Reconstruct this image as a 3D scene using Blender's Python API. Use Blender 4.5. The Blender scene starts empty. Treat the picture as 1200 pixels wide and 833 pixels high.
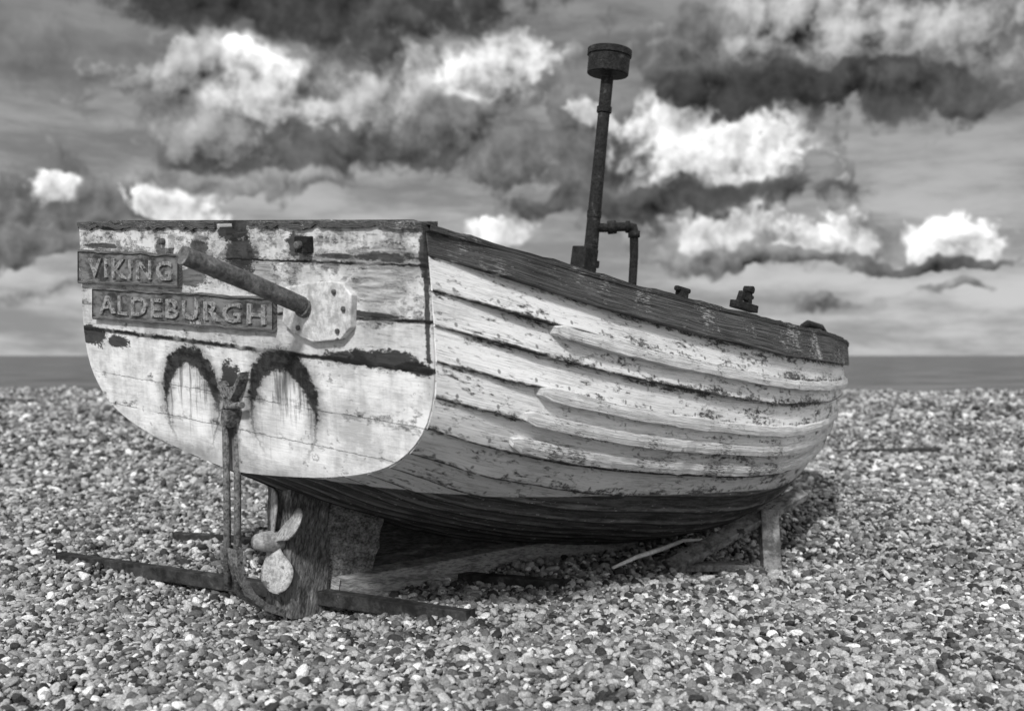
import bpy, bmesh, math, random
import numpy as np
from mathutils import Vector, Matrix, noise as mnoise
random.seed(4); rng=np.random.default_rng(7)
scn=bpy.context.scene; COL=scn.collection
R=math.radians
F=1250.0; H=.88
CAM=Vector((0,0,H))
def ray(px,py): return Vector(((px-600)/F,1,(416.5-py)/F))
def at(px,py,d): return CAM+ray(px,py)*d
# ------------------------------------------------------------------ node helpers
class NT:
    def __init__(s,tree): s.t=tree
    def n(s,typ,**k):
        nd=s.t.nodes.new(typ)
        for a,b in k.items(): setattr(nd,a,b)
        return nd
    def put(s,sock,v):
        if isinstance(v,bpy.types.NodeSocket): s.t.links.new(v,sock)
        elif v is not None: sock.default_value=v
    def m(s,op,a,b=None,c=None,clamp=False):
        nd=s.n('ShaderNodeMath',operation=op,use_clamp=clamp)
        for i,v in enumerate((a,b,c)):
            if v is not None: s.put(nd.inputs[i],v)
        return nd.outputs[0]
    def add(s,a,b): return s.m('ADD',a,b)
    def mul(s,a,b): return s.m('MULTIPLY',a,b)
    def vec(s,x,y,z=0.0):
        nd=s.n('ShaderNodeCombineXYZ')
        for i,v in enumerate((x,y,z)): s.put(nd.inputs[i],v)
        return nd.outputs[0]
    def noise(s,v,scale,detail=4,rough=.55,dist=0,dim='3D'):
        nd=s.n('ShaderNodeTexNoise',noise_dimensions=dim); s.put(nd.inputs['Vector'],v)
        nd.inputs['Scale'].default_value=scale; nd.inputs['Detail'].default_value=detail
        nd.inputs['Roughness'].default_value=rough; nd.inputs['Distortion'].default_value=dist
        return nd.outputs[0]
    def vor(s,v,scale,detail=2,rough=.5):
        nd=s.n('ShaderNodeTexVoronoi',voronoi_dimensions='2D',normalize=True,feature='F1'); s.put(nd.inputs['Vector'],v)
        nd.inputs['Scale'].default_value=scale; nd.inputs['Detail'].default_value=detail; nd.inputs['Roughness'].default_value=rough
        return nd.outputs['Distance']
    def ss(s,x,a,b,lo=0.0,hi=1.0):
        if a>b: a,b,lo,hi=b,a,hi,lo
        nd=s.n('ShaderNodeMapRange',interpolation_type='SMOOTHSTEP')
        s.put(nd.inputs[0],x); nd.inputs[1].default_value=a; nd.inputs[2].default_value=b
        nd.inputs[3].default_value=lo; nd.inputs[4].default_value=hi
        return nd.outputs[0]
    def mix(s,f,a,b):
        nd=s.n('ShaderNodeMix',data_type='FLOAT'); s.put(nd.inputs[0],f); s.put(nd.inputs[2],a); s.put(nd.inputs[3],b)
        return nd.outputs[0]
    def sep(s,v):
        nd=s.n('ShaderNodeSeparateXYZ'); s.put(nd.inputs[0],v); return nd.outputs
def material(name):
    m=bpy.data.materials.new(name); m.use_nodes=True; t=m.node_tree; t.nodes.clear(); N=NT(t)
    out=N.n('ShaderNodeOutputMaterial'); b=N.n('ShaderNodeBsdfPrincipled'); t.links.new(b.outputs[0],out.inputs[0])
    b.inputs['Specular IOR Level'].default_value=.25
    return m,N,b
def finish(N,b,col,height=None,strength=.5,dist=.01,rough=.75,metal=0):
    N.put(b.inputs['Base Color'],N.vec(col,col,col)) if isinstance(col,bpy.types.NodeSocket) else N.put(b.inputs['Base Color'],(col,col,col,1))
    N.put(b.inputs['Roughness'],rough); b.inputs['Metallic'].default_value=metal
    if height is not None:
        bp=N.n('ShaderNodeBump'); bp.inputs['Strength'].default_value=strength; bp.inputs['Distance'].default_value=dist
        N.put(bp.inputs['Height'],height); N.t.links.new(bp.outputs[0],b.inputs['Normal'])
def uvobj(N):
    u=N.sep(N.n('ShaderNodeUVMap').outputs[0]); tc=N.n('ShaderNodeTexCoord'); return u[0],u[1],tc.outputs['Object']
# ------------------------------------------------------------------ object helpers
OFF={}
def thing(name,label,cat,loc=(0,0,0),rot=None,group=None):
    o=bpy.data.objects.new(name,None); COL.objects.link(o); o.empty_display_size=.2
    o.location=loc
    if rot is not None: o.rotation_euler=rot
    o['label']=label; o['category']=cat
    if group: o['group']=group
    OFF[o.name]=-Vector(loc); return o
def mk(name,verts,faces,mat,parent=None,uv=None,smooth=False,bevel=0,solid=0):
    me=bpy.data.meshes.new(name); me.from_pydata([tuple(v) for v in verts],[],faces); me.update()
    if uv is not None:
        l=me.uv_layers.new(name='UVMap'); vi=np.zeros(len(me.loops),dtype=np.int32); me.loops.foreach_get('vertex_index',vi)
        l.data.foreach_set('uv',np.asarray(uv,dtype=np.float32)[vi].ravel())
    if smooth: me.polygons.foreach_set('use_smooth',[True]*len(me.polygons))
    me.materials.append(mat)
    o=bpy.data.objects.new(name,me); COL.objects.link(o)
    if parent is not None:
        o.parent=parent; o.location=OFF.get(parent.name,Vector((0,0,0)))
    if solid:
        md=o.modifiers.new('thick','SOLIDIFY'); md.thickness=solid; md.offset=0
    if bevel:
        md=o.modifiers.new('bev','BEVEL'); md.width=bevel; md.segments=2; md.limit_method='ANGLE'
    return o
class MB:
    def __init__(s): s.v=[]; s.f=[]; s.uv=[]
    def grid(s,P,UV=None,flip=False):
        n=len(P); m=len(P[0]); o=len(s.v)
        for i in range(n):
            for j in range(m):
                s.v.append(P[i][j]); s.uv.append(UV[i][j] if UV else (0,0))
        for i in range(n-1):
            for j in range(m-1):
                a=o+i*m+j; q=(a,a+1,a+m+1,a+m); s.f.append(q[::-1] if flip else q)
    def tube(s,pts,rad,n=14,caps=True):
        pts=[Vector(p) for p in pts]
        if not isinstance(rad,(list,tuple)): rad=[rad]*len(pts)
        o=len(s.v); ref=None
        for i,p in enumerate(pts):
            a=pts[max(i-1,0)]; b=pts[min(i+1,len(pts)-1)]; d=(b-a)
            if d.length<1e-7: d=Vector((0,0,1))
            d.normalize()
            if ref is None: ref=d.orthogonal().normalized()
            ref=(ref-d*ref.dot(d)).normalized(); e=d.cross(ref)
            for k in range(n):
                t=2*math.pi*k/n; s.v.append(p+(ref*math.cos(t)+e*math.sin(t))*rad[i]); s.uv.append((i*.1,k/n))
        for i in range(len(pts)-1):
            for k in range(n):
                k2=(k+1)%n; s.f.append((o+i*n+k,o+i*n+k2,o+(i+1)*n+k2,o+(i+1)*n+k))
        if caps:
            s.f.append(tuple(o+k for k in range(n))[::-1]); s.f.append(tuple(o+(len(pts)-1)*n+k for k in range(n)))
    def hexa(s,c):
        o=len(s.v); s.v+=[Vector(p) for p in c]; s.uv+=[(p[0],p[1]) for p in c]
        for f in ((0,3,2,1),(4,5,6,7),(0,1,5,4),(1,2,6,5),(2,3,7,6),(3,0,4,7)): s.f.append(tuple(o+i for i in f))
    def beam(s,p0,p1,w,h,up=(0,0,1)):
        p0=Vector(p0);p1=Vector(p1); d=(p1-p0).normalized(); sd=d.cross(Vector(up)).normalized(); u=sd.cross(d)
        a=sd*w/2; b=u*h/2
        s.hexa([p0-a-b,p1-a-b,p1+a-b,p0+a-b,p0-a+b,p1-a+b,p1+a+b,p0+a+b])
    def box(s,c,sx,sy,sz):
        c=Vector(c); s.beam(c-Vector((sx/2,0,0)),c+Vector((sx/2,0,0)),sy,sz)
    def prism(s,bot,top):
        o=len(s.v); n=len(bot); s.v+=list(bot)+list(top); s.uv+=[(p[0],p[1]) for p in list(bot)+list(top)]
        s.f.append(tuple(range(o+n-1,o-1,-1))); s.f.append(tuple(range(o+n,o+2*n)))
        for i in range(n):
            j=(i+1)%n; s.f.append((o+i,o+j,o+n+j,o+n+i))
    def build(s,name,mat,parent=None,**k): return mk(name,s.v,s.f,mat,parent,uv=s.uv,**k)
# ------------------------------------------------------------------ boat frame
Rt=at(500,265,2.81); Lt=at(93,263,3.96); C=(Rt+Lt)/2; w=(Lt-Rt).normalized()
sp=.1075; cp_=math.sqrt(1-sp*sp)
X=Vector((.6396*cp_,.7686*cp_,-sp)).normalized(); Y=(w-X*w.dot(X)).normalized(); Z=X.cross(Y)
M=Matrix((X,Y,Z)).transposed(); MI=M.transposed()
loc=lambda P: MI@(Vector(P)-C)
rk=R(13); U_=Vector((-math.sin(rk),0,math.cos(rk))); nA=Vector((-math.cos(rk),0,-math.sin(rk)))
def T(b,s,off=0): return Vector((0,-b,0))-U_*s+nA*off
def plane(px,py,n,d):
    o=MI@(CAM-C); r=MI@ray(px,py); n=Vector(n); return o+r*((d-n.dot(o))/n.dot(r))
def bs(px,py,off=0):
    p=plane(px,py,nA,off)-nA*off; return (-p.y,-p.dot(U_))
def cpl(px,py,b=0): return plane(px,py,(0,1,0),-b)
def proj(p):
    q=C+M@p-CAM; return 600+F*q.x/q.y,416.5-F*q.z/q.y
# ------------------------------------------------------------------ materials
def mat_hull():
    m,N,b=material('peeling_white_paint'); U,V,ob=uvobj(N); o=N.sep(ob)
    fr=N.m('FRACT',V); pid=N.m('FLOOR',V)
    edge=N.m('MAXIMUM',N.ss(fr,.70,1.0),N.ss(fr,.22,.02))
    n1=N.noise(N.vec(N.mul(U,1.5),N.mul(V,.7)),2.6,8,.68)
    grain=N.noise(N.vec(N.mul(U,2.2),N.mul(V,9)),3,7,.65)
    crk=N.noise(N.vec(N.mul(U,9),N.mul(V,2.6)),3,8,.76)
    hair=N.noise(N.vec(N.mul(U,5),N.mul(V,16)),3,7,.75)
    prnd=N.noise(N.vec(N.mul(U,.25),N.mul(pid,7.7)),1.7,1,.5)
    k=N.add(N.add(N.mul(n1,.46),N.mul(crk,.54)),N.mul(edge,.052))
    k=N.add(k,N.ss(o[0],.2,2.6,-.006,.020))
    k=N.add(k,N.mul(N.m('SUBTRACT',prnd,.5),.10))
    peel=N.m('MAXIMUM',N.ss(k,.575,.588),N.mul(N.ss(hair,.615,.64),.85))
    layer=N.ss(k,.548,.555)
    dirt=N.ss(N.add(N.mul(N.noise(N.vec(N.mul(U,1.1),N.mul(V,.9)),2.5,8,.7),.5),N.mul(grain,.5)),.38,.53)
    paint=N.mix(dirt,.60,.95)
    paint=N.mul(paint,N.ss(prnd,.35,.65,1.03,.84))
    paint=N.mul(paint,N.mix(layer,1.0,.72))
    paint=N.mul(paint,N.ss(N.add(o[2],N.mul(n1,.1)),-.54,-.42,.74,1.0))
    wood=N.mix(N.ss(grain,.35,.65),.03,.22)
    col=N.mix(peel,paint,wood)
    fu=N.m('ABSOLUTE',N.m('SUBTRACT',N.m('FRACT',N.mul(U,6.3)),.5)); fv=N.m('ABSOLUTE',N.m('SUBTRACT',fr,.80))
    dd=N.m('SQRT',N.add(N.m('POWER',N.mul(fu,.16),2),N.m('POWER',N.mul(fv,.10),2)))
    nail=N.ss(dd,.0085,.004); col=N.mix(N.mul(nail,.7),col,.06)
    line=N.ss(fr,.92,.98); col=N.mix(N.mul(line,N.ss(crk,.28,.50)),col,.025)
    wz=N.add(o[2],N.add(N.mul(o[0],-.030),N.mul(N.m('SUBTRACT',crk,.5),.008)))
    wl=N.ss(wz,-.747,-.750)
    dk=N.mix(N.ss(N.noise(N.vec(N.mul(U,2),N.mul(V,2.4)),2.3,8,.7),.38,.62),.022,.10)
    dk=N.mix(N.ss(crk,.60,.63),dk,.34)
    dk=N.mix(N.mul(N.ss(fr,.66,.82),N.ss(fr,.93,.9)),dk,N.mul(dk,2.2))
    dk=N.mix(N.mul(line,.9),dk,.008)
    col=N.mix(wl,col,dk)
    h=N.add(N.mul(peel,-.9),N.add(N.mul(layer,-.35),N.add(N.mul(grain,.6),N.mul(crk,.35))))
    finish(N,b,col,h,.8,.007,.72); return m
def mat_board(name,lo,hi,flake,flakeval,su=2.2,sv=13,bump=.8,thr=.60):
    m,N,b=material(name); tc=N.n('ShaderNodeTexCoord').outputs['Object']; U,V,_=uvobj(N)
    grain=N.noise(N.vec(N.mul(U,su),N.mul(V,sv)),3,8,.68)
    big=N.noise(tc,4,8,.7); fi=N.noise(N.vec(N.mul(U,su*4),N.mul(V,sv*.8)),4,8,.75)
    col=N.mix(N.ss(grain,.38,.62),lo,hi)
    fl=N.ss(N.add(N.mul(big,.45),N.mul(fi,.55)),thr,thr+.025)
    col=N.mix(N.mul(fl,flake),col,flakeval)
    finish(N,b,col,N.add(grain,N.mul(fl,.5)),bump,.008,.8); return m
def mat_obj(name,lo,hi,scale=8,stretch=(1,1,1),rough=.7,metal=0,bump=.5,spot=None):
    m,N,b=material(name); tc=N.sep(N.n('ShaderNodeTexCoord').outputs['Object'])
    v=N.vec(N.mul(tc[0],stretch[0]),N.mul(tc[1],stretch[1]),N.mul(tc[2],stretch[2]))
    n1=N.noise(v,scale,8,.7); n2=N.noise(v,scale*4,6,.7)
    f=N.ss(N.add(N.mul(n1,.6),N.mul(n2,.4)),.38,.62); col=N.mix(f,lo,hi)
    if spot: col=N.mix(N.ss(n1,.60,.63),col,spot)
    finish(N,b,col,N.add(n1,n2),bump,.006,rough,metal); return m
def mat_transom():
    m,N,b=material('weathered_transom_paint'); B,S,ob=uvobj(N)
    n1=N.noise(N.vec(N.mul(B,2.2),N.mul(S,3.4)),3,9,.7)
    grain=N.noise(N.vec(N.mul(B,2.5),N.mul(S,26)),3,8,.68)
    crk=N.noise(N.vec(N.mul(B,9),N.mul(S,16)),2.4,9,.76)
    hair=N.noise(N.vec(N.mul(B,4),N.mul(S,44)),3,8,.75)
    drip=N.noise(N.vec(N.mul(B,18),N.mul(S,1.6)),2,7,.65)
    wob=N.mul(N.m('SUBTRACT',n1,.5),.05)
    seam=None
    for s0,wd,sl in ((.105,.0045,0),(.272,.007,.02),(.385,.010,0),(.545,.002,0),(.655,.0018,0)):
        d=N.m('ABSOLUTE',N.m('SUBTRACT',N.add(N.add(S,N.mul(B,sl)),N.add(N.mul(wob,.35),N.mul(N.m('SUBTRACT',crk,.5),.022))),s0))
        q=N.mul(N.ss(d,wd,wd*.3),N.ss(N.noise(N.vec(N.mul(B,3),s0*40),2,3,.6),.36,.5,.35 if s0<.5 else .05,1 if s0<.5 else .5))
        seam=q if seam is None else N.m('MAXIMUM',seam,q)
        e=N.ss(d,.035,0.0)
        near=e if s0==.105 else N.m('MAXIMUM',near,e)
    k=N.add(N.add(N.mul(n1,.5),N.mul(crk,.5)),N.mul(near,.05))
    k=N.add(k,N.ss(S,.46,.0,-.04,.036))
    peel=N.m('MAXIMUM',N.ss(k,.572,.584),N.mul(N.mul(N.ss(hair,.60,.63),.8),N.ss(S,.5,.35)))
    layer=N.ss(k,.540,.546)
    dirt=N.ss(N.add(N.mul(N.noise(N.vec(N.mul(B,2),N.mul(S,3)),2,9,.7),.82),N.mul(drip,.18)),.38,.58)
    paint=N.mul(N.mix(dirt,.46,.82),N.mix(layer,1.0,.70))
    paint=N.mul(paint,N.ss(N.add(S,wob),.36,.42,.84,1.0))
    wood=N.mix(N.ss(grain,.35,.62),.04,.30)
    col=N.mix(peel,paint,wood)
    rough_edge=N.add(N.mul(crk,.7),N.mul(n1,.3))
    def blob(px,py,rx,ry,amp=1.0,soft=.12):
        bc,sc=bs(px,py)
        dx=N.mul(N.m('SUBTRACT',B,bc),1/rx); dy=N.mul(N.m('SUBTRACT',S,sc),1/ry)
        d=N.m('SQRT',N.add(N.mul(dx,dx),N.mul(dy,dy)))
        return N.ss(N.add(d,N.mul(N.m('SUBTRACT',rough_edge,.5),amp*4)),1+soft,1-soft)
    for px,py,rx,ry,v in ((460,308,.14,.045,.30),(445,335,.12,.05,.36),(300,325,.12,.05,.30),(225,325,.10,.03,.10),
                          (106,392,.13,.036,.010),(140,400,.08,.022,.012),(455,422,.14,.030,.010),(408,419,.09,.020,.015),(490,432,.07,.016,.015),(502,345,.010,.20,.03),
                          (499,300,.020,.06,.03),(284,298,.08,.055,.025),(275,272,.08,.028,.015),(255,318,.05,.02,.05),(352,288,.055,.035,.03),(455,301,.12,.013,.05),
                          (130,268,.07,.008,.06),(190,290,.03,.035,.08),(120,288,.12,.010,.05),(430,368,.15,.008,.03),(395,300,.08,.008,.06),(235,290,.05,.03,.06),(272,442,.05,.05,.02)):
        q=blob(px,py,rx,ry); col=N.mix(N.mul(q,.94),col,N.mix(N.ss(grain,.3,.7),v*.4,v*1.6))
    for px,py,rx,ry in ((226,474,.160,.175),(333,484,.165,.175)):
        bc,sc=bs(px,py)
        dx=N.mul(N.m('SUBTRACT',B,bc),1/rx); dy=N.mul(N.m('SUBTRACT',S,sc),1/ry)
        d=N.m('SQRT',N.add(N.mul(dx,dx),N.mul(dy,dy)))
        d=N.add(d,N.add(N.mul(N.m('SUBTRACT',crk,.5),.50),N.mul(N.m('SUBTRACT',n1,.5),.35)))
        up=N.ss(N.add(dy,N.mul(N.m('SUBTRACT',drip,.5),1.8)),.35,-.30)
        th=N.ss(dy,.35,-.75,.0,.19)
        band=N.mul(N.ss(N.m('SUBTRACT',N.m('ABSOLUTE',N.m('SUBTRACT',d,.96)),th),.05,-.04),up)
        inner=N.mul(N.ss(d,.95,.72),N.ss(dy,1.1,.5))
        col=N.mix(N.mul(inner,.7),col,N.mix(dirt,.60,.86))
        halo=N.mul(N.ss(N.m('ABSOLUTE',N.m('SUBTRACT',d,.97)),.50,.0),N.ss(dy,.8,-.3))
        col=N.mul(col,N.mix(N.mul(halo,.95),1.0,.22))
        edge_=N.mul(N.ss(N.m('ABSOLUTE',N.m('SUBTRACT',d,.98)),.06,.01),N.ss(dy,1.0,.4)); col=N.mul(col,N.mix(edge_,1.0,.5))
        col=N.mix(N.mul(band,.97),col,N.mix(N.ss(crk,.4,.6),.003,.04))
        run=N.mul(N.ss(drip,.52,.62),N.mul(N.ss(N.m('ABSOLUTE',dx),1.1,.85),N.mul(N.ss(dy,-.9,-.7),N.ss(dy,1.0,-.4))))
        col=N.mul(col,N.mix(N.mul(run,.75),1.0,.25))
    bc,sc=bs(272,480)
    dd=N.m('ABSOLUTE',N.m('SUBTRACT',B,bc)); q=N.mul(N.ss(N.add(dd,N.mul(N.m('SUBTRACT',crk,.5),.10)),.065,.01),N.mul(N.ss(S,sc-.16,sc-.08),N.ss(S,sc+.32,sc+.05)))
    col=N.mix(N.mul(q,.9),col,.03)
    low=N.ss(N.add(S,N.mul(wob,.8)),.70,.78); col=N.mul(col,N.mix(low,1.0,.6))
    st=N.mul(N.ss(drip,.58,.68),N.ss(S,.38,.55)); col=N.mul(col,N.mix(N.mul(st,.25),1.0,.4))
    col=N.mix(seam,col,.012)
    h=N.add(N.mul(peel,-.9),N.add(N.mul(layer,-.3),N.add(N.add(N.mul(grain,.5),N.mul(crk,.35)),N.mul(seam,-1.5))))
    finish(N,b,col,h,.8,.007,.72); return m
HULL=mat_hull(); TR=mat_transom()
SHEER=mat_board('bare_dark_sheer_wood',.018,.15,.88,.55,1.2,9,1.0,.545)
PLANK=mat_board('worn_rubbing_strake_paint',.50,.94,.85,.05,1.8,10,.9,.548)
BOARD=mat_board('name_board_wood',.035,.20,.8,.46,3,34,1.0,.575)
LETTER=mat_obj('letter_paint',.11,.42,24,(1,1,1),.8,0,.9,.05)
DKWOOD=mat_obj('keel_shade_and_stem_wood',.02,.09,7,(1,1,7),.8,0,.9,.14)
BLOCK=mat_obj('worn_deadwood',.07,.36,11,(2,2,3),.8,0,1.0,.50)
KEELW=mat_obj('keel_beam_wood',.16,.52,7,(1,1,6),.8,0,1.0,.16)
POSTW=mat_obj('stern_post_wood',.05,.26,10,(3,3,1),.8,0,1.0,.42)
INNER=mat_obj('inner_hull_paint',.12,.30,6,(1,3,3),.8,0,.5)
IRON=mat_obj('rusted_iron',.006,.026,22,(1,1,1),.6,.1,.9,.06)
STEEL=mat_obj('worn_grey_iron',.06,.18,20,(1,1,1),.55,.2,.7,.26)
RODM=mat_obj('rusted_rod_iron',.06,.26,26,(1,1,1),.7,0,.9,.04)
BRONZE=mat_obj('dull_bronze',.22,.52,24,(1,1,1),.5,.1,.3,.14)
PLATE=mat_obj('painted_plate',.36,.74,9,(1,1,1),.7,0,.5,.14)
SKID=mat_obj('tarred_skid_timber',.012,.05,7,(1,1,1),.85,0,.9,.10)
GREYW=mat_obj('silvered_timber',.07,.27,9,(1,1,1),.85,0,.9,.04)
PALE=mat_obj('bleached_stick',.6,.85,9,(1,1,1),.8,0,.5)
# ------------------------------------------------------------------ hull form
def cr(x,xs,ys):
    n=len(xs); x=min(max(x,xs[0]),xs[-1]); i=0
    while i<n-2 and x>xs[i+1]: i+=1
    def sl(k):
        if k==0: return (ys[1]-ys[0])/(xs[1]-xs[0])
        if k==n-1: return (ys[-1]-ys[-2])/(xs[-1]-xs[-2])
        return (ys[k+1]-ys[k-1])/(xs[k+1]-xs[k-1])
    h=xs[i+1]-xs[i]; t=(x-xs[i])/h; m0=sl(i)*h; m1=sl(i+1)*h
    return (2*t**3-3*t*t+1)*ys[i]+(t**3-2*t*t+t)*m0+(-2*t**3+3*t*t)*ys[i+1]+(t**3-t*t)*m1
sm=lambda t: (lambda c:c*c*(3-2*c))(min(max(t,0),1))
LB=4.35
Bf=lambda u: cr(u,[0,.5,1,1.5,2,2.5,3,3.5,4,4.35],[.905,.943,.962,.965,.942,.88,.770,.60,.33,.03])
Zs=lambda u: cr(u,[0,1,2,2.6,3,3.6,4.35],[0,-.01,.012,.042,.058,.076,.13])
Zk=lambda u: cr(u,[0,.5,1,1.5,2,2.5,3,3.5,4,4.35],[-.78,-.88,-.965,-1.02,-1.05,-1.05,-1.02,-.96,-.88,-.80])
TS=[(1,0),(1.018,.25),(1.025,.5),(.99,.66),(.90,.78),(.76,.865),(.53,.93),(.27,.972),(0.02,1)]
TM=[(1,0),(1.015,.2),(1.0,.4),(.95,.57),(.85,.70),(.68,.81),(.46,.89),(.22,.95),(.02,1)]
TB=[(1,0),(.99,.18),(.94,.36),(.84,.52),(.70,.66),(.51,.78),(.32,.88),(.14,.95),(.02,1)]
SEC={}
def section(u):
    key=round(u,5)
    if key in SEC: return SEC[key]
    a=sm(1-u/1.7); c=sm((u-2.1)/2.1); b_=1-a-c
    fy=[a*p[0]+b_*q[0]+c*r[0] for p,q,r in zip(TS,TM,TB)]; ft=[a*p[1]+b_*q[1]+c*r[1] for p,q,r in zip(TS,TM,TB)]
    idx=list(range(9)); pts=[]
    z0,z1,B=Zs(u),Zk(u),Bf(u)
    for k in range(81):
        q=k/10; y=B*cr(q,idx,fy); t=cr(q,idx,ft); z=z0-t*(z0-z1)
        x=u-z*math.tan(rk)*max(0,1-u/1.3)-.42*max(t,0)**1.6*sm((u-2.4)/1.95)
        pts.append((x,y,z))
    P=np.array(pts); d=np.sqrt(((P[1:,1:]-P[:-1,1:])**2).sum(1)); L=np.concatenate([[0],np.cumsum(d)])
    tg=np.gradient(P[:,1:],axis=0); nn=np.stack([-tg[:,1],tg[:,0]],1); nn/=np.linalg.norm(nn,axis=1)[:,None]
    SEC[key]=(P,L,nn); return SEC[key]
def hp(u,g,off,side):
    P,L,nn=section(u); s=g*L[-1]
    x,y,z=(np.interp(s,L,P[:,i]) for i in range(3)); ny,nz=np.interp(s,L,nn[:,0]),np.interp(s,L,nn[:,1])
    q=math.hypot(ny,nz); y+=ny/q*off; z+=nz/q*off
    return Vector((x,side*max(y,.012),z))
NS=14
def gb(u,k):
    g1=cr(u,[0,1.2,2.6,4.35],[.052,.070,.084,.090])
    if k==0: return 0
    kk=(k-1)/NS; kk=kk+.10*kk*(kk-1)
    return g1+(1-g1)*kk
US=[LB*i/100 for i in range(101)]
root=thing('fishing_boat','weathered white clinker wooden boat with peeling paint resting on shingle beach','boat',(0,0,0))
base=Vector((0,0,-1.2)); OFF[root.name]=-base
root.matrix_world=Matrix.Translation(C+M@base)@M.to_4x4()
def offs(u,g,v,k):
    w_=.005*mnoise.noise(Vector((u*1.9,k*3.1,v*.5)))+.0025*mnoise.noise(Vector((u*7,k*5.3,v)))*v
    return (.001+.026*v+w_)*(.20+.80*sm(u/.35))
hull=MB(); sheer=MB()
for side in (-1,1):
    for k in range(NS+1):
        tgt=sheer if k==0 else hull
        P=[];UV=[]
        for u in US:
            a,b2=gb(u,k),gb(u,k+1); row=[];ur=[]
            wv=(.003*mnoise.noise(Vector((u*2.3,k*5.1+2,side)))+.0018*mnoise.noise(Vector((u*9,k*5.1+2,side))))*(0 if k==NS else 1)
            for j in range(5):
                v=j/4; g=a+(b2-a)*v+wv*v
                o_=offs(u,g,v,k)+(.010*sm(u/.3) if k==0 else 0)
                row.append(hp(u,g,o_,side)); ur.append((u,k+min(v,.998)))
            P.append(row);UV.append(ur)
        tgt.grid(P,UV,flip=side<0)
        st=[[r[-1],hp(u,gb(u,k+1),-.006,side)] for r,u in zip(P,US)]
        tgt.grid(st,[[(u,k+.97),(u,k+.99)] for u in US],flip=side<0)
        e=[[P[0][j],hp(0,gb(0,k)+(gb(0,k+1)-gb(0,k))*j/4,-.022,side)] for j in range(5)]
        tgt.grid(e,[[(j*.1,k+.5),(j*.1+.01,k+.5)] for j in range(5)])
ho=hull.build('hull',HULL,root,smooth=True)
so=sheer.build('sheer_strake',SHEER,root,smooth=True); so['label']='dark bare wood top plank with flaking paint'
inn=MB()
for side in (-1,1):
    inn.grid([[hp(u,j/24,-.024,side) for j in range(25)] for u in US],flip=side>0)
inn.build('inner_planking',INNER,root,smooth=True)
for side in (-1,1):
    g=MB(); A=[]
    for u in [LB*i/90 for i in range(91)]:
        p=hp(u,0,0,side); n=Vector((0,side,0))
        wv=.006*mnoise.noise(Vector((u*5,side,0)))+.006*mnoise.noise(Vector((u*17,side,0)))
        ring=[p+n*.018+Vector((0,0,-.012)),p+n*.018+Vector((0,0,.003+wv)),p-n*.045+Vector((0,0,.003+wv)),p-n*.045+Vector((0,0,-.03))]
        for q in ring:
            if q.y*side<0: q.y=0
        ring.append(ring[0].copy()); A.append(ring)
    g.grid(A,[[(i*.05,j*.3) for j in range(5)] for i in range(91)])
    g.build('gunwale',SHEER,root)
def find(px,py):
    best=None
    for iu in range(0,60):
        u=.2+iu*.03
        for ig in range(0,90):
            g=.05+ig*.01; q=proj(hp(u,g,.02,-1)); d=(q[0]-px)**2+(q[1]-py)**2
            if best is None or d<best[0]: best=(d,u,g)
    return best[1],best[2]
def kof(u,g):
    for k in range(1,NS+1):
        if gb(u,k)<=g<=gb(u,k+1): return k+(g-gb(u,k))/(gb(u,k+1)-gb(u,k))
    return 3.
RS=[(find(px,py),u1) for (px,py),u1 in (((646,384),3.7),((634,456),3.7),((617,487),3.7),((600,517),3.6))]
for side in (-1,1):
    for (u0,g0),u1 in RS:
        kk=kof(u0,g0); k0=int(kk); g=MB(); A=[];UV=[]; n=80
        for i in range(n+1):
            u=u0+(u1-u0)*i/n; tp=min(1,(i+.8)/1.8)
            gm=gb(u,k0)+(gb(u,k0+1)-gb(u,k0))*(kk-k0); hw=(.017*tp+.004)*(1+.18*mnoise.noise(Vector((u*4,kk,0)))+.22*mnoise.noise(Vector((u*15,kk,0))))
            L=section(u)[1][-1]; dg=hw/L; e=(.012+.007*mnoise.noise(Vector((u*11,kk,7))))*tp
            A.append([hp(u,gm-dg,.002,side),hp(u,gm-dg*.85,.026+e,side),hp(u,gm,.032+e,side),hp(u,gm+dg*.85,.032+e,side),hp(u,gm+dg,.002,side)])
            UV.append([(u,kk+j*.18) for j in range(5)])
        g.grid(A,UV,flip=side<0); g.f.append((0,1,2,3,4)); g.f.append(tuple(n*5+i for i in range(5)))
        g.build('rubbing_strake',PLANK,root)
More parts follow.
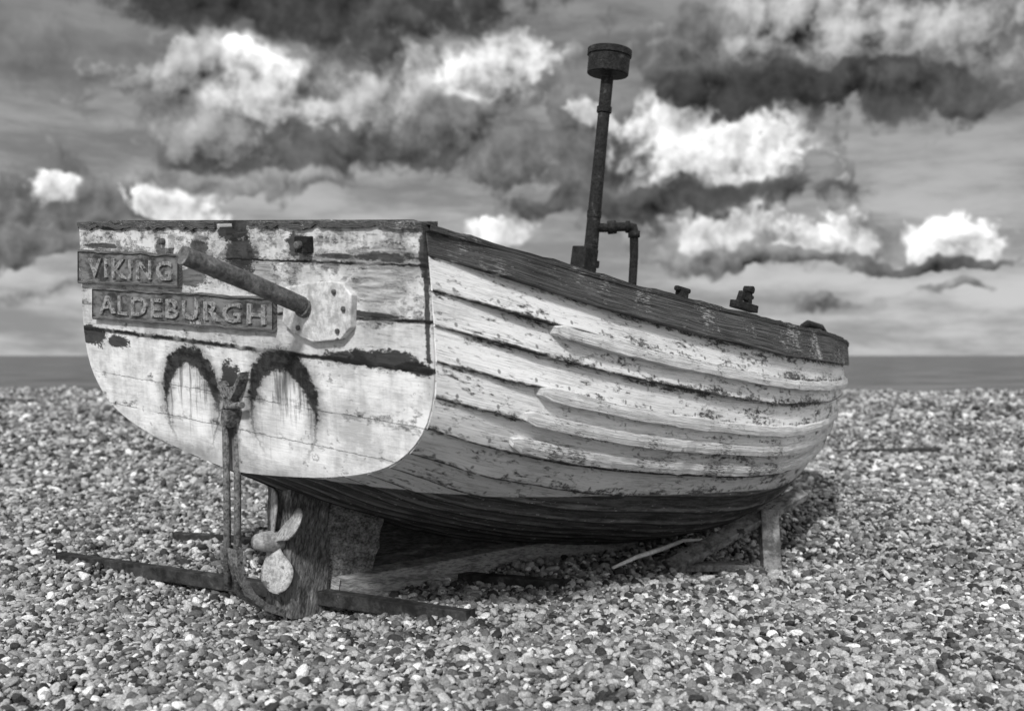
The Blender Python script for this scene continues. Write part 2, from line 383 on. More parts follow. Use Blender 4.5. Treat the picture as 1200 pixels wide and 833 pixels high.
# ------------------------------------------------------------------ transom
nn_=34
prof=[(hp(0,g,0,-1)) for g in [i/nn_ for i in range(nn_+1)]]
pb=[(-p.y,-p.dot(U_)) for p in prof]
nb0=bs(259,265)[0]; nb1=bs(291,265)[0]
poly=[(-b,s) for b,s in pb[::-1]]
poly+=[(-.80,-.003),(-.62,.002),(-.4,-.002),(nb0,-.004),(nb0+.004,.014),(nb0+.03,.012),(nb0+.035,.034),(nb0+.06,.036),(nb0+.075,.022),(nb0+.10,.024),(nb1-.03,.040),(nb1-.01,.030),(nb1,.002),(nb1+.1,-.004),(.45,.001),(.7,-.003)]
poly+=pb[:-1]
t=MB(); t.prism([T(b,s,-.04) for b,s in poly],[T(b,s,.006) for b,s in poly])
t.uv=[p for p in poly]*2
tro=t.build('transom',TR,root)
for a,b2,dn in ((95,256,.010),(294,499,.006)):
    g=MB(); A=[]
    b0=bs(a,262)[0]; b1=bs(b2,264)[0]
    n=60
    for i in range(n+1):
        b_=b0+(b1-b0)*i/n; j=.006*mnoise.noise(Vector((b_*14,a,0)))+.008*mnoise.noise(Vector((b_*45,a,0))); lo=dn+.012*mnoise.noise(Vector((b_*9,a,3)))+.012*mnoise.noise(Vector((b_*35,a,3)))
        lo=max(lo,-.004)
        A.append([T(b_,lo,.007),T(b_,lo,.016),T(b_,-.010+j,.016),T(b_,-.010+j,-.045),T(b_,lo,-.045)])
    g.grid(A,[[(i*.05,q*.3) for q in range(5)] for i in range(n+1)]); g.f.append((4,3,2,1,0)); m_=n*5; g.f.append((m_,m_+1,m_+2,m_+3,m_+4))
    g.build('transom_capping',SHEER,root)
g=MB(); g.beam(T(-.8,.028,-.075),T(.8,.028,-.075),.05,.075); g.build('stern_beam',SKID,root)
def bil(q,x,y):
    a=[q[0][i]+(q[1][i]-q[0][i])*x for i in (0,1)]; b_=[q[3][i]+(q[2][i]-q[3][i])*x for i in (0,1)]
    return [a[i]+(b_[i]-a[i])*y for i in (0,1)]
def nameboard(txt,quad,margin):
    q=[bs(*p,.022) for p in quad]; g=MB(); n=40
    def ring(x):
        w1=.05*mnoise.noise(Vector((x*7,len(txt),0)))+.03*mnoise.noise(Vector((x*25,len(txt),0))); w2=.05*mnoise.noise(Vector((x*9,len(txt),5)))+.03*mnoise.noise(Vector((x*25,len(txt),7)))
        a=bil(q,x,0+w1); b_=bil(q,x,1+w2); a2=bil(q,x,.05+w1); b2=bil(q,x,.95+w2); a3=bil(q,x,.09+w1); b3=bil(q,x,.91+w2)
        return [T(*a,.003),T(*a,.024),T(*a2,.026),T(*a3,.021),T(*b3,.021),T(*b2,.026),T(*b_,.024),T(*b_,.003)]
    A=[ring(i/n) for i in range(n+1)]
    Lb=abs(q[1][0]-q[0][0]); g.grid(A,[[(i/n*Lb,j*.02) for j in range(8)] for i in range(n+1)])
    e=n*8
    for o_,fl in ((0,1),(e,0)):
        for f in ((0,1,6,7),(1,2,5,6),(2,3,4,5)):
            f=tuple(o_+i for i in f); g.f.append(f[::-1] if fl else f)
    bo=g.build('name_board',BOARD,root)
    cu=bpy.data.curves.new('t','FONT'); cu.body=txt; cu.extrude=.1; cu.offset=.018; cu.space_character=1.22; cu.resolution_u=5
    to=bpy.data.objects.new('t',cu); COL.objects.link(to); bpy.context.view_layer.update()
    me=bpy.data.meshes.new_from_object(to.evaluated_get(bpy.context.evaluated_depsgraph_get()))
    bpy.data.objects.remove(to)
    co=np.array([v.co[:] for v in me.vertices]); mn=co.min(0); mx=co.max(0)
    vs=[]
    for c in co:
        x=(c[0]-mn[0])/(mx[0]-mn[0]); y=1-(c[1]-mn[1])/(mx[1]-mn[1]); zz=(c[2]-mn[2])/(mx[2]-mn[2])
        x2=margin[0]+(margin[2]-margin[0])*x+.003*mnoise.noise(Vector((x*50,y*4,9))); y2=margin[1]+(margin[3]-margin[1])*y+.05*mnoise.noise(Vector((x*14,y,0)))+.03*mnoise.noise(Vector((x*60,y*5,0)))
        b_,s_=bil(q,x2,y2)
        vs.append(T(b_,s_,.018+.010*zz))
    lo=mk('lettering',vs,[tuple(p.vertices) for p in me.polygons],LETTER,bo); lo.location=(0,0,0)
    return bo
b1=nameboard('VIKING',[(92,293),(209,298),(209,337),(92,332)],(.12,.22,.95,.80)); b1['label']='upper name board with raised letters'
b2_=nameboard('ALDEBURGH',[(109,337),(320,349),(320,389),(109,374)],(.05,.21,.97,.80)); b2_['label']='lower name board with raised letters'
pl=[bs(*p,.03) for p in ((334,336),(384,329),(400,331),(411,346),(410,384),(398,398),(366,401),(345,392),(330,378))]
g=MB(); g.prism([T(b,s,.003) for b,s in pl][::-1],[T(b,s,.030) for b,s in pl][::-1]); plo=g.build('mounting_plate',PLATE,root,bevel=.004)
P0=T(*bs(366,365),-.01); P1=loc(at(214,299,2.80))
g=MB(); d=(P1-P0)
g.tube([P0,P0.lerp(P1,.5)+Vector((0,0,.003)),P1,P1-d.normalized()*.0005,P1-d.normalized()*.06],[.026,.026,.0255,.020,.019],20,caps=False)
g.tube([P0+d.normalized()*.035,P0+d.normalized()*.05,P0+d.normalized()*.052],[.033,.033,.027],20,caps=False)
pp=g.build('tiller_pipe',STEEL,plo,smooth=True); pp.location=(0,0,0)
m_=pp.modifiers.new('es','EDGE_SPLIT'); m_.split_angle=R(35)
for px,py in ((345,345),(392,342),(396,388),(350,384),(403,362)):
    b_,s_=bs(px,py,.03); g=MB(); g.tube([T(b_,s_,.028),T(b_,s_,.036),T(b_,s_,.038)],[.008,.008,.005],8); q=g.build('bolt',STEEL,plo); q.location=(0,0,0)
def tbox(name,px,py,wb,hs,th,mat,parent=root,bev=.003):
    b_,s_=bs(px,py,.03); g=MB()
    g.hexa([T(b_-wb,s_+hs,.003),T(b_+wb,s_+hs,.003),T(b_+wb,s_-hs,.003),T(b_-wb,s_-hs,.003),T(b_-wb,s_+hs,th),T(b_+wb,s_+hs,th),T(b_+wb,s_-hs,th),T(b_-wb,s_-hs,th)])
    return g.build(name,mat,parent,bevel=bev),b_,s_
for px,py,a in ((352,287,.03),(192,283,.022)):
    o,b_,s_=tbox('bracket',px,py,a,.024,.03,IRON if px>300 else PLATE)
    g=MB(); g.tube([T(b_,s_,.028),T(b_,s_,.046),T(b_,s_,.048)],[.011,.011,.006],10); q=g.build('bolt',STEEL,o); q.location=(0,0,0)
g=MB()
def strap(pts,wds,th,o=.004):
    A=[]
    for (px,py),wd in zip(pts,wds):
        b_,s_=bs(px,py,th*.5); A.append([T(b_-wd,s_,o),T(b_-wd*.75,s_,o+th),T(b_+wd*.75,s_,o+th),T(b_+wd,s_,o)])
    g.grid(A)
strap([(271,452),(270,460),(272,470),(270,480),(271,492),(272,500)],[.012,.024,.034,.030,.026,.012],.026)
strap([(287,436),(285,444),(281,454),(275,466)],[.005,.011,.014,.012],.036)
strap([(262,446),(264,454),(268,464)],[.005,.010,.010],.034)
g.tube([T(*bs(263,477,.05),.040),T(*bs(281,475,.05),.040)],.011,10)
strap([(272,478),(272,484),(271,492),(271,496)],[.022,.026,.024,.015],.052)
g.build('gudgeon',RODM,root,smooth=False,bevel=.002)
for b_,px in ((-.014,264),(.014,278)):
    a0=cpl(px,484,b_); b0=cpl(px+(3 if px<270 else 0),690,b_); mid=a0.lerp(b0,.5)+Vector((.003,.002,0))
    g=MB(); g.tube([a0,mid,b0],[.0115,.0120,.013],10); g.build('rudder_rod',RODM,root,smooth=True)
pts=[cpl(*p) for p in ((271,640),(272,660),(277,678),(287,695),(302,707),(324,715),(350,718),(388,713),(432,700))]
g=MB(); A=[]
for i,p in enumerate(pts):
    a=pts[max(i-1,0)]; c=pts[min(i+1,len(pts)-1)]; d=(c-a).normalized(); nrm=Vector((-d.z,0,d.x))*.012; yy=Vector((0,.046,0))
    A.append([p-nrm-yy,p+nrm-yy,p+nrm+yy,p-nrm+yy,p-nrm-yy])
g.grid(A); g.build('skeg_shoe',RODM,root)
xk=.43; xd=cpl(436,650,.06).x
g=MB(); A=[]
for i in range(11):
    t_=i/10; z=-1.268+t_*.44; x0=xk-.07*t_+.010*mnoise.noise(Vector((t_*6,0,0))); wy=.074-.010*t_+.008*mnoise.noise(Vector((t_*8,3,0)))
    A.append([Vector((x0,-wy,z)),Vector((x0+.17,-wy,z)),Vector((x0+.17,wy,z)),Vector((x0,wy,z)),Vector((x0,-wy,z))])
g.grid(A); g.build('stern_post',POSTW,root,bevel=.006)
g=MB(); A=[]
for i in range(15):
    t_=i/14; z=-1.21+t_*(.36-.02); xe=xd+.05*t_+.018*mnoise.noise(Vector((t_*5,9,0))); wy=.060+.008*mnoise.noise(Vector((t_*9,5,0)))
    A.append([Vector((xk+.12,-wy,z)),Vector((xe,-wy,z)),Vector((xe,wy,z)),Vector((xk+.12,wy,z)),Vector((xk+.12,-wy,z))])
g.grid(A); q=g.build('deadwood',BLOCK,root,bevel=.006); q['label']='worn timber block behind the stern post'
ps=[(xk+.10,-1.20)]+[(x,-1.20+.04*(x-.5)) for x in (1.0,1.5,2.2)]+[(2.2,-1.0)]+[(x,Zk(x)+.03) for x in (1.8,1.4,1.0,.75,.55)]
g=MB(); g.prism([Vector((x,-.022,z)) for x,z in ps],[Vector((x,.022,z)) for x,z in ps]); g.build('deadwood',DKWOOD,root)  # thin recessed panel; shade of the gap above the keel put into its dark colour
xs=[.60+i*(3.9-.60)/40 for i in range(41)]; A=[]
def kz(x): return (-1.262+.088*(x-.5)) if x<2.1 else cr(x,[2.1,2.6,3.2,3.6,3.9,4.05],[-1.121,-1.10,-1.07,-1.02,-.93,-.8])
for x in xs:
    h=.115; z=kz(x); q=.006*mnoise.noise(Vector((x*5,0,0))); A.append([Vector((x,-.105-q,z)),Vector((x,-.100+q,z+h)),Vector((x,.10,z+h)),Vector((x,.10,z)),Vector((x,-.105-q,z))])
g=MB(); g.grid(A); g.f.append((0,1,2,3)); g.build('keel',KEELW,root,bevel=.004)
A=[]
for i in range(15):
    tt=i/14; z=-.98+tt*1.12; x=4.37-.45*sm((-z+.15)/1.15)**1.3
    A.append([Vector((x-.07,-.035,z)),Vector((x+.045,-.028,z)),Vector((x+.045,.028,z)),Vector((x-.07,.035,z)),Vector((x-.07,-.035,z))])
g=MB(); g.grid(A); g.f.append(tuple(14*5+i for i in range(4))); g.build('stem',DKWOOD,root,bevel=.006)
# propeller
pc=cpl(320,634)
g=MB(); g.tube([pc+Vector((d,0,0)) for d in (-.080,-.074,-.05,-.02,.03,.05)],[.010,.024,.032,.036,.036,.028],18); hub=g.build('propeller',BRONZE,root,smooth=True)
g=MB(); g.tube([pc+Vector((.04,0,0)),pc+Vector((.16,0,0))],.018,12); q=g.build('shaft',STEEL,hub,smooth=True); q.location=(0,0,0)
for ang in (-66,40,100):
    er=Vector((0,-math.cos(R(ang)),math.sin(R(ang)))); et=Vector((0,math.sin(R(ang)),math.cos(R(ang)))); A=[]
    for i in range(23):
        t_=i/22; r=.018+.158*t_; wd=.058*math.sqrt(max(0,1-(max(0,(t_-.55))/.45)**2))*(.34+.66*sm(t_/.6))+.001
        be=R(34-8*t_)
        A.append([pc+er*r+(et*math.cos(be)+Vector((1,0,0))*math.sin(be))*wd*(j/5-1)+Vector((-.006*(1-(j/5-1)**2),0,0)) for j in range(11)])
    g=MB(); g.grid(A); q=g.build('blade',BRONZE,hub,smooth=True,solid=.008); q.location=(0,0,0)
# exhaust pole
dp=4.94; a=loc(at(690,318,dp)); b_=loc(at(712,88,dp)); d=(b_-a).normalized(); foot=a-d*((a.z+.95)/d.z)
g=MB(); L=(b_-foot).length
P=lambda s_: foot+d*s_
s1=(a-foot).length
g.tube([P(0),P(s1),P(L-.30),P(L-.18),P(L-.175),P(L-.15),P(L-.145),P(L-.01)],[.036,.034,.028,.028,.035,.035,.029,.029],16)
for fz,rr in ((.25,.034),(.02,.046)): g.tube([P(s1+fz),P(s1+fz+.03)],rr,16)
pole=g.build('exhaust_pipe',IRON,root,smooth=True); pole.modifiers.new('es','EDGE_SPLIT').split_angle=R(40)
g=MB(); c=b_
g.tube([c-d*.001,c,c+d*.004,c+d*.085,c+d*.087,c+d*.115,c+d*.119,c+d*.121],[.03,.092,.096,.097,.103,.103,.097,.02],28)
cap=g.build('exhaust_cap',IRON,pole,smooth=True); cap.location=(0,0,0); cap.modifiers.new('es','EDGE_SPLIT').split_angle=R(40)
g=MB(); sd=[loc(at(px,py,dp)) for px,py in ((700,267),(712,267),(722,266),(738,266),(742,267),(743,271),(743,300),(741,335),(739,400))]
g.tube(sd,[.021,.021,.021,.021,.024,.021,.020,.020,.020],12); g.tube([sd[1],sd[2]],.031,12); g.tube([sd[5],sd[5]+(sd[6]-sd[5])*.25],.028,12); g.tube([sd[3]+(sd[2]-sd[3])*.3,sd[3]],.028,12)
q=g.build('side_pipe',IRON,pole,smooth=True); q.location=(0,0,0)
def fitting(px,py,b,parts,name):
    o=plane(px,py,(0,1,0),-b); g=MB()
    for dx,dz,sx,sy,sz in parts: g.box(o+Vector((dx,0,dz)),sx,sy,sz)
    g.build(name,IRON,root,bevel=.006)
fitting(684,308,.0,[(0,0,.10,.08,.14),(.04,.05,.05,.05,.08)],'pump_block')
fitting(799,346,.92,[(0,0,.05,.03,.05),(0,.02,.09,.02,.018)],'cleat')
o=plane(872,359,(0,1,0),-.86); g=MB()
g.box(o,.17,.04,.03); g.beam(o+Vector((-.05,0,.0)),o+Vector((-.03,.0,.055)),.022,.022,(0,1,0)); g.beam(o+Vector((.03,0,0)),o+Vector((.022,0,.07)),.02,.028,(0,1,0)); g.tube([o+Vector((-.05,0,.035)),o+Vector((.0,.0,.028)),o+Vector((.06,0,.045))],.009,8); g.tube([o+Vector((.022,.02,.07)),o+Vector((.022,-.02,.07))],.016,10)
g.build('winch',IRON,root,bevel=.003)
o=plane(955,384,(0,1,0),-.74); g=MB(); g.tube([o+Vector((-.14,0,-.01)),o+Vector((-.08,0,.008)),o+Vector((.06,0,.008)),o+Vector((.13,0,-.012))],[.010,.018,.018,.010],10); g.build('fairlead',IRON,root,smooth=True)
for u in (1.0,2.5,3.3):
    yw=Bf(u)-.05; g=MB(); g.box((u,0,-.24),.24,yw*2,.03); g.build('thwart',INNER,root,bevel=.004)
A=[[Vector((u,y*(Bf(u)*.55),Zk(u)+.20)) for y in (-1,-.5,0,.5,1)] for u in [.3+i*.2 for i in range(18)]]
g=MB(); g.grid(A); g.build('floorboards',INNER,root,solid=.02)
# ------------------------------------------------------------------ ground
def gh(x,y):
    x=np.asarray(x,float); y=np.asarray(y,float)
    f=np.clip((np.hypot(x,y-3.5)-1.0)/8,0,1)
    z=.010*np.sin(1.3*x+.7*y)+.008*np.sin(2.9*x-1.7*y+1)+.007*np.sin(6.1*x+4.3*y)+.007*np.sin(-4.7*x+8.3*y+2)+.005*np.sin(11*x+3*y+2*np.sin(3*y))+.005*np.sin(-5*x+13*y+2*np.sin(4*x))
    z=z+f*(.05*np.sin(.55*x+.8*y+1.5)+.05*np.sin(.9*x-.63*y)+.04*np.sin(2.1*y+.4*x+np.sin(x))+.025*np.sin(3.1*x+1.9*y))
    z=z-.06*np.exp(-(((x-1.1)/.8)**2+((y-4.75)/.6)**2))
    z=z-.03*np.exp(-(((x+.9)/.5)**2+((y-3.7)/.35)**2))
    z=z-.05*np.clip((x-4)/6,0,1)*np.clip((y-12)/10,0,1)
    return z-.085*np.clip(y-27,0,60)
def mat_ground():
    m,N,b=material('shingle_ground'); tc=N.n('ShaderNodeTexCoord').outputs['Object']
    v=N.n('ShaderNodeTexVoronoi'); N.put(v.inputs['Vector'],tc); v.inputs['Scale'].default_value=42
    v2=N.n('ShaderNodeTexVoronoi'); N.put(v2.inputs['Vector'],tc); v2.inputs['Scale'].default_value=18
    c=N.sep(v.outputs['Color'])[0]; c2=N.sep(v2.outputs['Color'])[1]
    y=N.sep(tc)[1]
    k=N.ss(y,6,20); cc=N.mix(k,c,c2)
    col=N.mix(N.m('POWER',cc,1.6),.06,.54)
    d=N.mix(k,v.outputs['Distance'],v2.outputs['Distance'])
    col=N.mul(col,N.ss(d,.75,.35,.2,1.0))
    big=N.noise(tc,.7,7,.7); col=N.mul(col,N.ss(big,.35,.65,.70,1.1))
    finish(N,b,col,N.m('SUBTRACT',1.0,d),1.0,.02,.8); return m
def axis(lo,hi,near0,near1,st):
    a=list(np.arange(near0,near1,st)); x=near0; s_=st; L=[]
    while x>lo: s_*=1.25; x-=s_; L.append(max(x,lo))
    x=near1; s_=st; Rr=[near1]
    while x<hi: s_*=1.25; x+=s_; Rr.append(min(x,hi))
    return np.array(sorted(set(L+a+Rr)))
gx=axis(-400,400,-9,9,.08); gy=axis(-60,95,1,16,.08)
gy=np.array(sorted(set(list(gy)+[25,26,27,28,30,33,37,42])))
XX,YY=np.meshgrid(gx,gy); ZZ=gh(XX,YY)-.012
V=np.stack([XX.ravel(),YY.ravel(),ZZ.ravel()],1); nx=len(gx)
fs=[(r*nx+c,r*nx+c+1,(r+1)*nx+c+1,(r+1)*nx+c) for r in range(len(gy)-1) for c in range(nx-1)]
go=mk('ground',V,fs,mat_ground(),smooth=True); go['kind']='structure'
def band(n,y0,y1,r0,r1,mar=.10):
    y=np.sqrt(rng.uniform(y0*y0,y1*y1,n)); x=rng.uniform(-1,1,n)*(y*.48*(1+mar)+.25)
    r=np.clip(rng.lognormal(math.log((r0+r1)/2),.42,n),r0*.5,r1*2.0); return x,y,r
bands=[band(64000,1.95,4.0,.0054,.0090),band(66000,4.0,7.0,.0066,.0104),band(58000,7.0,13,.0110,.0155,.05),band(44000,13,27.5,.019,.028,.03)]
x=np.concatenate([b[0] for b in bands]); y=np.concatenate([b[1] for b in bands]); r=np.concatenate([b[2] for b in bands])
z=gh(x,y)+r*rng.uniform(-.35,.7,len(x))
n=len(x)
me=bpy.data.meshes.new('shingle'); me.vertices.add(n); me.vertices.foreach_set('co',np.stack([x,y,z],1).astype(np.float32).ravel())
sc=np.stack([r*rng.uniform(.9,1.5,n),r*rng.uniform(.75,1.1,n),r*rng.uniform(.45,.85,n)],1)
ro=np.stack([rng.normal(0,.45,n),rng.normal(0,.45,n),rng.uniform(0,6.28,n)],1)
for nm,dat in (('sc',sc),('ro',ro)):
    a=me.attributes.new(nm,'FLOAT_VECTOR','POINT'); a.data.foreach_set('vector',dat.astype(np.float32).ravel())
a=me.attributes.new('ix','INT','POINT'); a.data.foreach_set('value',rng.integers(0,5,n).astype(np.int32))
me.update()
po=bpy.data.objects.new('shingle',me); COL.objects.link(po); po['kind']='stuff'; po['label']='grey and white rounded pebbles covering the beach'; po['category']='shingle'
def mat_peb():
    m,N,b=material('pebble'); oi=N.n('ShaderNodeObjectInfo').outputs['Random']; tc=N.n('ShaderNodeTexCoord').outputs['Object']
    n1=N.noise(tc,2.5,3,.65)
    r1=N.m('FRACT',N.mul(oi,7.13))
    v=N.mix(N.m('POWER',oi,1.4),.10,.58); v=N.mix(N.ss(r1,.91,.96),v,.82); v=N.mix(N.ss(r1,.16,.10),v,.04)
    col=N.mul(v,N.ss(n1,.3,.7,.6,1.2))
    finish(N,b,col,n1,.3,.05,.62); return m
PEB=mat_peb(); me.materials.append(PEB)
ng=bpy.data.node_groups.new('scatter','GeometryNodeTree')
ng.interface.new_socket('Geometry',in_out='INPUT',socket_type='NodeSocketGeometry'); ng.interface.new_socket('Geometry',in_out='OUTPUT',socket_type='NodeSocketGeometry')
def gn(t,**k):
    nd=ng.nodes.new(t)
    for a,b in k.items(): setattr(nd,a,b)
    return nd
gi=gn('NodeGroupInput'); gout=gn('NodeGroupOutput'); iop=gn('GeometryNodeInstanceOnPoints'); jn=gn('GeometryNodeJoinGeometry')
lk=ng.links.new
for i in range(5):
    ic=gn('GeometryNodeMeshIcoSphere'); ic.inputs['Subdivisions'].default_value=3; ic.inputs['Radius'].default_value=1
    nt=gn('ShaderNodeTexNoise'); nt.noise_dimensions='4D'; nt.inputs['W'].default_value=i*3.7; nt.inputs['Scale'].default_value=.75; nt.inputs['Detail'].default_value=1.0
    vm=gn('ShaderNodeVectorMath',operation='SUBTRACT'); lk(nt.outputs['Color'],vm.inputs[0]); vm.inputs[1].default_value=(.5,.5,.5)
    vs=gn('ShaderNodeVectorMath',operation='SCALE'); lk(vm.outputs[0],vs.inputs[0]); vs.inputs['Scale'].default_value=1.25
    sp_=gn('GeometryNodeSetPosition'); lk(ic.outputs['Mesh'],sp_.inputs['Geometry']); lk(vs.outputs[0],sp_.inputs['Offset'])
    sh=gn('GeometryNodeSetShadeSmooth'); lk(sp_.outputs[0],sh.inputs['Geometry'])
    smt=gn('GeometryNodeSetMaterial'); smt.inputs['Material'].default_value=PEB; lk(sh.outputs[0],smt.inputs['Geometry'])
    ti=gn('GeometryNodeGeometryToInstance'); lk(smt.outputs[0],ti.inputs[0]); lk(ti.outputs[0],jn.inputs[0])
def na(nm,dt):
    q=gn('GeometryNodeInputNamedAttribute',data_type=dt); q.inputs['Name'].default_value=nm; return q.outputs['Attribute']
lk(gi.outputs[0],iop.inputs['Points']); lk(jn.outputs[0],iop.inputs['Instance']); iop.inputs['Pick Instance'].default_value=True
lk(na('ix','INT'),iop.inputs['Instance Index'])
er_=gn('FunctionNodeEulerToRotation'); lk(na('ro','FLOAT_VECTOR'),er_.inputs[0]); lk(er_.outputs[0],iop.inputs['Rotation'])
lk(na('sc','FLOAT_VECTOR'),iop.inputs['Scale']); lk(iop.outputs[0],gout.inputs[0])
md=po.modifiers.new('scatter','NODES'); md.node_group=ng
m,N,b=material('sea_water'); tc=N.n('ShaderNodeTexCoord').outputs['Object']; o=N.sep(tc)
nz=N.noise(N.vec(N.mul(o[0],.12),N.mul(o[1],.35)),.5,8,.75)
finish(N,b,N.mix(N.ss(nz,.38,.62),.04,.20),nz,.6,.5,.5)
q=mk('sea',[(-9000,40,-2.4),(9000,40,-2.4),(9000,12000,-2.4),(-9000,12000,-2.4)],[(0,1,2,3)],m); q['kind']='structure'
# ------------------------------------------------------------------ skids, shade strip, prop, stick
def gz(x,y): return float(gh(x,y))
def gpt(px,py,up=0):
    d=.88*F/(py-416.5); p=at(px,py,d); p.z=gz(p.x,p.y)+up; return p
def timber(name,label,cat,p0,p1,wd,ht,mat,group=None):
    c=(p0+p1)/2
    g=MB(); A=[]; d=(p1-p0).normalized(); sdv=d.cross(Vector((0,0,1))).normalized(); n=20
    for i in range(n+1):
        p=p0.lerp(p1,i/n); j=lambda k: 1+.18*mnoise.noise(Vector((i*.5,k,p0.x)))
        A.append([p-sdv*wd/2*j(0)-Vector((0,0,.03)),p-sdv*wd/2*j(1)+Vector((0,0,ht*j(2))),p+sdv*wd/2*j(3)+Vector((0,0,ht*j(4))),p+sdv*wd/2*j(0)-Vector((0,0,.03)),p-sdv*wd/2*j(0)-Vector((0,0,.03))])
    g.grid([[q-c for q in r_] for r_ in A]); g.f.append((0,1,2,3)); m5=n*5; g.f.append((m5+3,m5+2,m5+1,m5))
    o=g.build(name,mat,bevel=.004)
    o.location=c; o['label']=label; o['category']=cat
    if group:o['group']=group
    return o
timber('skid_or_shade_strip','long thin dark runner lying under the stern post of the boat','timber',gpt(72,666,.016),gpt(552,737,.016),.050,.020,SKID)
timber('skid_or_shade_strip','short dark timber on the shingle behind the rudder rods','timber',gpt(208,634,.01),gpt(330,648,.01),.06,.028,SKID)
timber('skid_or_shade_strip','dark timber half buried in shingle under the middle of the keel','timber',gpt(505,672,.005),gpt(665,690,.005),.06,.018,SKID)
timber('skid_or_shade_strip','low dark strip standing in for a shaded hollow far off on the shingle to the right of the bow','timber',gpt(965,524,.0),gpt(1100,524,.0),.16,.045,SKID)  # no real timber: dark bar added to stand in for shade in the shingle
F0=at(905,666,4.66); F0.z=gz(F0.x,F0.y)
st=thing('boat_prop','wooden prop of sloping plank and short post wedged under the hull','prop',F0)
A0=at(784,668,4.62); A0.z=gz(A0.x,A0.y)+.02; A1=at(941,577,4.86)
g=MB(); g.beam(A0,A1,.075,.035,(0,-.5,1)); g.build('sloping_plank',GREYW,st,bevel=.004)
tp=A0.lerp(A1,.76); g=MB(); g.beam(F0+Vector((0,.0,-.06)),Vector((F0.x+.01,tp.y-.02,tp.z+.0)),.080,.07,(0,1,0)); g.build('post',GREYW,st,bevel=.005)
g=MB(); B0=A0+Vector((-.0,.03,0)); B1=at(872,662,4.75); B1.z=gz(B1.x,B1.y)+.015; g.beam(B0,B1,.10,.03); g.build('foot_board',GREYW,st,bevel=.004)
pts=[gpt(718,671,.04),gpt(745,661,.06),gpt(775,648,.075),gpt(800,640,.075),gpt(824,637,.06)]
c=pts[0].copy(); g=MB(); g.tube([p-c for p in pts],[.006,.010,.011,.009,.004],8); o=g.build('stick',PALE,smooth=True); o.location=c; o['label']='thin bleached stick lying on the shingle below the hull'; o['category']='stick'
# ------------------------------------------------------------------ sun & sky
ELV=38
SD=Vector((-.28,-1,0)).normalized()*math.cos(R(ELV))+Vector((0,0,math.sin(R(ELV))))
sl=bpy.data.lights.new('sun','SUN'); sl.energy=3.3; sl.angle=R(6); sl.color=(1,.997,.99)
so_=bpy.data.objects.new('sun',sl); COL.objects.link(so_); so_.rotation_euler=SD.to_track_quat('Z','Y').to_euler(); so_.location=(-3,-8,9)
W=bpy.data.worlds.new('World'); scn.world=W; W.use_nodes=True; t=W.node_tree; t.nodes.clear(); N=NT(t)
ou=N.n('ShaderNodeOutputWorld'); bg=N.n('ShaderNodeBackground'); bg2=N.n('ShaderNodeBackground'); mx_=N.n('ShaderNodeMixShader')
bg.inputs[1].default_value=.1; bg2.inputs[1].default_value=.1
t.links.new(bg.outputs[0],mx_.inputs[1]); t.links.new(bg2.outputs[0],mx_.inputs[2]); t.links.new(mx_.outputs[0],ou.inputs[0])
sky=N.n('ShaderNodeTexSky',sky_type='NISHITA'); sky.sun_disc=False; sky.sun_elevation=R(ELV); sky.sun_rotation=math.atan2(SD.x,SD.y)
bw=N.n('ShaderNodeRGBToBW'); t.links.new(sky.outputs[0],bw.inputs[0])
D=N.sep(N.n('ShaderNodeTexCoord').outputs['Generated'])
az=N.mul(N.m('ARCTAN2',D[0],D[1]),12.5); el=N.mul(N.m('ARCSINE',D[2]),12.5)
P2=N.vec(az,el)
cir=N.noise(N.vec(N.mul(N.add(az,N.mul(el,.5)),.35),N.mul(el,1.6)),1.2,6,.62,0,'2D')
w1=N.noise(P2,.9,4,.6,0,'2D'); w2=N.noise(N.vec(N.add(az,17.3),el),.9,4,.6,0,'2D')
bx=N.add(az,N.mul(N.m('SUBTRACT',w1,.5),.9)); by=N.add(el,N.mul(N.m('SUBTRACT',w2,.5),.9))
va=N.vor(N.vec(bx,by),2.3,2.6,.5); vb=N.vor(N.vec(N.add(bx,-.08),N.add(by,.10)),2.3,2.6,.5)
fb=N.noise(P2,1.25,8,.60,0,'2D')
fb2=N.noise(N.vec(N.add(az,-.12),N.add(el,.17)),1.25,8,.60,0,'2D')
fine=N.noise(P2,7,5,.62,0,'2D')
rel=N.add(N.mul(N.m('SUBTRACT',vb,va),1.5),N.mul(N.m('SUBTRACT',fb,fb2),2.6))
ax=N.add(az,N.mul(N.m('SUBTRACT',w1,.5),.9)); ey=N.add(el,N.mul(N.m('SUBTRACT',w2,.5),.7))
v=N.ss(el,0,3.8,.50,.24)
v=N.mul(v,N.ss(cir,.3,.7,.62,1.38))
v=N.add(N.mul(v,.85),N.m('MINIMUM',N.mul(bw.outputs[0],.006),.06))
def dirp(px,py):
    r_=ray(px,py).normalized(); return math.atan2(r_.x,r_.y)*12.5, math.asin(r_.z)*12.5
tex=N.add(rel,N.mul(N.m('SUBTRACT',fine,.5),.40))
nzc=N.add(N.add(N.mul(N.m('SUBTRACT',fb,.5),1.7),N.mul(N.m('SUBTRACT',.30,va),1.6)),N.mul(N.m('SUBTRACT',fine,.5),.3))
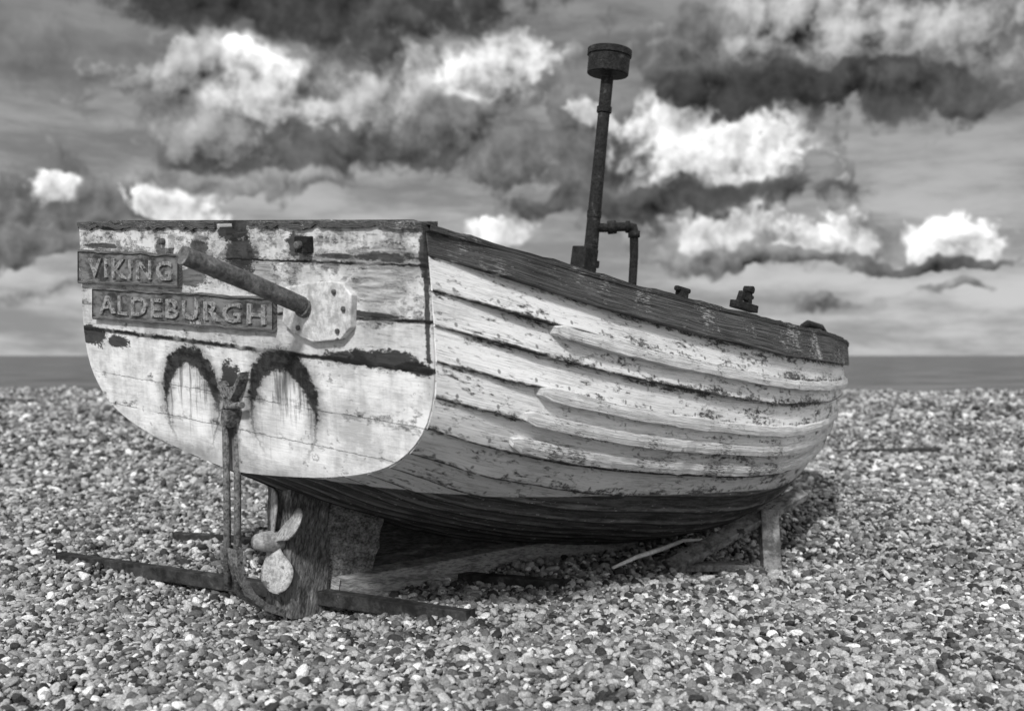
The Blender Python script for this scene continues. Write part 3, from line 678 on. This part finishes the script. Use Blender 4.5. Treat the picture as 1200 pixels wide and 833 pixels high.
CL=[(60,60,150,40,.19,1.2,.4),
 (300,125,150,75,.25,.4,1),(510,105,170,80,.22,.4,1),(420,165,230,34,.11,.8,1),(300,185,90,22,.10,.8,1),(290,90,75,50,.48,.9,1.1),(295,78,44,26,.92,.7,.9),(225,85,40,30,.42,.8,1),(320,125,50,26,.60,.8,1),(465,60,70,28,.10,.8,1),(540,95,90,50,.42,.9,1),(545,90,42,26,.78,.7,1),(600,72,42,38,.74,.6,1),(440,115,60,26,.42,.8,1),(250,160,60,22,.28,.7,1),(530,150,70,26,.16,.8,1),
 (340,2,290,34,.055,.7,1),(470,30,60,18,.08,.8,1),
 (760,190,180,68,.16,.4,1),(700,150,80,40,.17,.5,1),(810,236,150,18,.075,.6,1),(730,190,60,24,.10,.7,1),(842,168,98,64,.58,.6,1.0),(852,168,74,54,1.0,.55,.7),(785,128,50,26,.80,.5,1),(885,185,42,42,.84,.5,1),(690,140,34,16,.62,.5,1),(640,235,50,20,.10,.6,1),(820,232,110,14,.08,.6,1),
 (1000,55,230,78,.16,.45,1),(930,18,120,34,.42,.9,1.1),(1100,62,95,40,.36,.9,1.1),(1000,42,90,22,.40,.8,1.1),(950,102,200,24,.055,.6,1),(1090,108,110,22,.08,.7,1),(820,30,40,36,.15,.8,1),
 (50,235,60,50,.15,.45,1),(42,216,26,18,.78,.5,1),(20,282,60,18,.17,.6,1),(150,235,60,26,.17,.6,1),(200,242,40,18,.90,.4,.8),
 (582,270,36,18,.80,.45,.8),(960,288,190,26,.26,.5,1),(850,268,56,14,.62,.6,1),(985,284,56,22,.74,.5,1),(1105,274,44,24,.92,.4,.8),(1145,288,30,16,.80,.45,1),(1080,312,90,9,.13,.5,1),(920,305,90,9,.22,.5,1),
 (965,354,44,8,.22,.7,1),(1110,345,40,6,.24,.7,1),(300,215,120,10,.24,1.0,1),(40,340,70,8,.32,1.0,1)]
for px,py,rx,ry,val,soft,ta in CL:
    a0,e0=dirp(px,py)
    dx=N.mul(N.m('SUBTRACT',ax,a0),100/rx); dy=N.mul(N.m('SUBTRACT',ey,e0),100/ry)
    dist=N.m('SQRT',N.add(N.mul(dx,dx),N.mul(dy,dy)))
    q=N.ss(N.add(N.m('SUBTRACT',1.15+soft*.28,dist),nzc),0,soft)
    cv=N.m('MAXIMUM',N.mul(N.add(N.mul(tex,ta),N.m('ADD',N.mul(dy,.25),1.0)),val),.015)
    v=N.mix(q,v,cv)
col=N.mul(v,10)
N.put(bg.inputs[0],N.vec(col,col,col))
c2=N.mul(N.add(N.mix(cir,.30,1.15),N.m('MINIMUM',N.mul(bw.outputs[0],.006),.06)),10)
N.put(bg2.inputs[0],N.vec(c2,c2,c2))
N.put(mx_.inputs[0],N.ss(D[1],.84,.62))
W.cycles.sampling_method='MANUAL'; W.cycles.sample_map_resolution=512
cam=bpy.data.cameras.new('camera'); co=bpy.data.objects.new('camera',cam); COL.objects.link(co); co.location=CAM; co.rotation_euler=(R(90),0,0)
cam.lens=37.5; cam.sensor_width=36; cam.clip_end=20000; cam.clip_start=.05
cam.dof.use_dof=True; cam.dof.focus_distance=3.6; cam.dof.aperture_fstop=2.6
scn.camera=co
scn.view_settings.view_transform='Standard'; scn.view_settings.look='None'; scn.view_settings.exposure=0
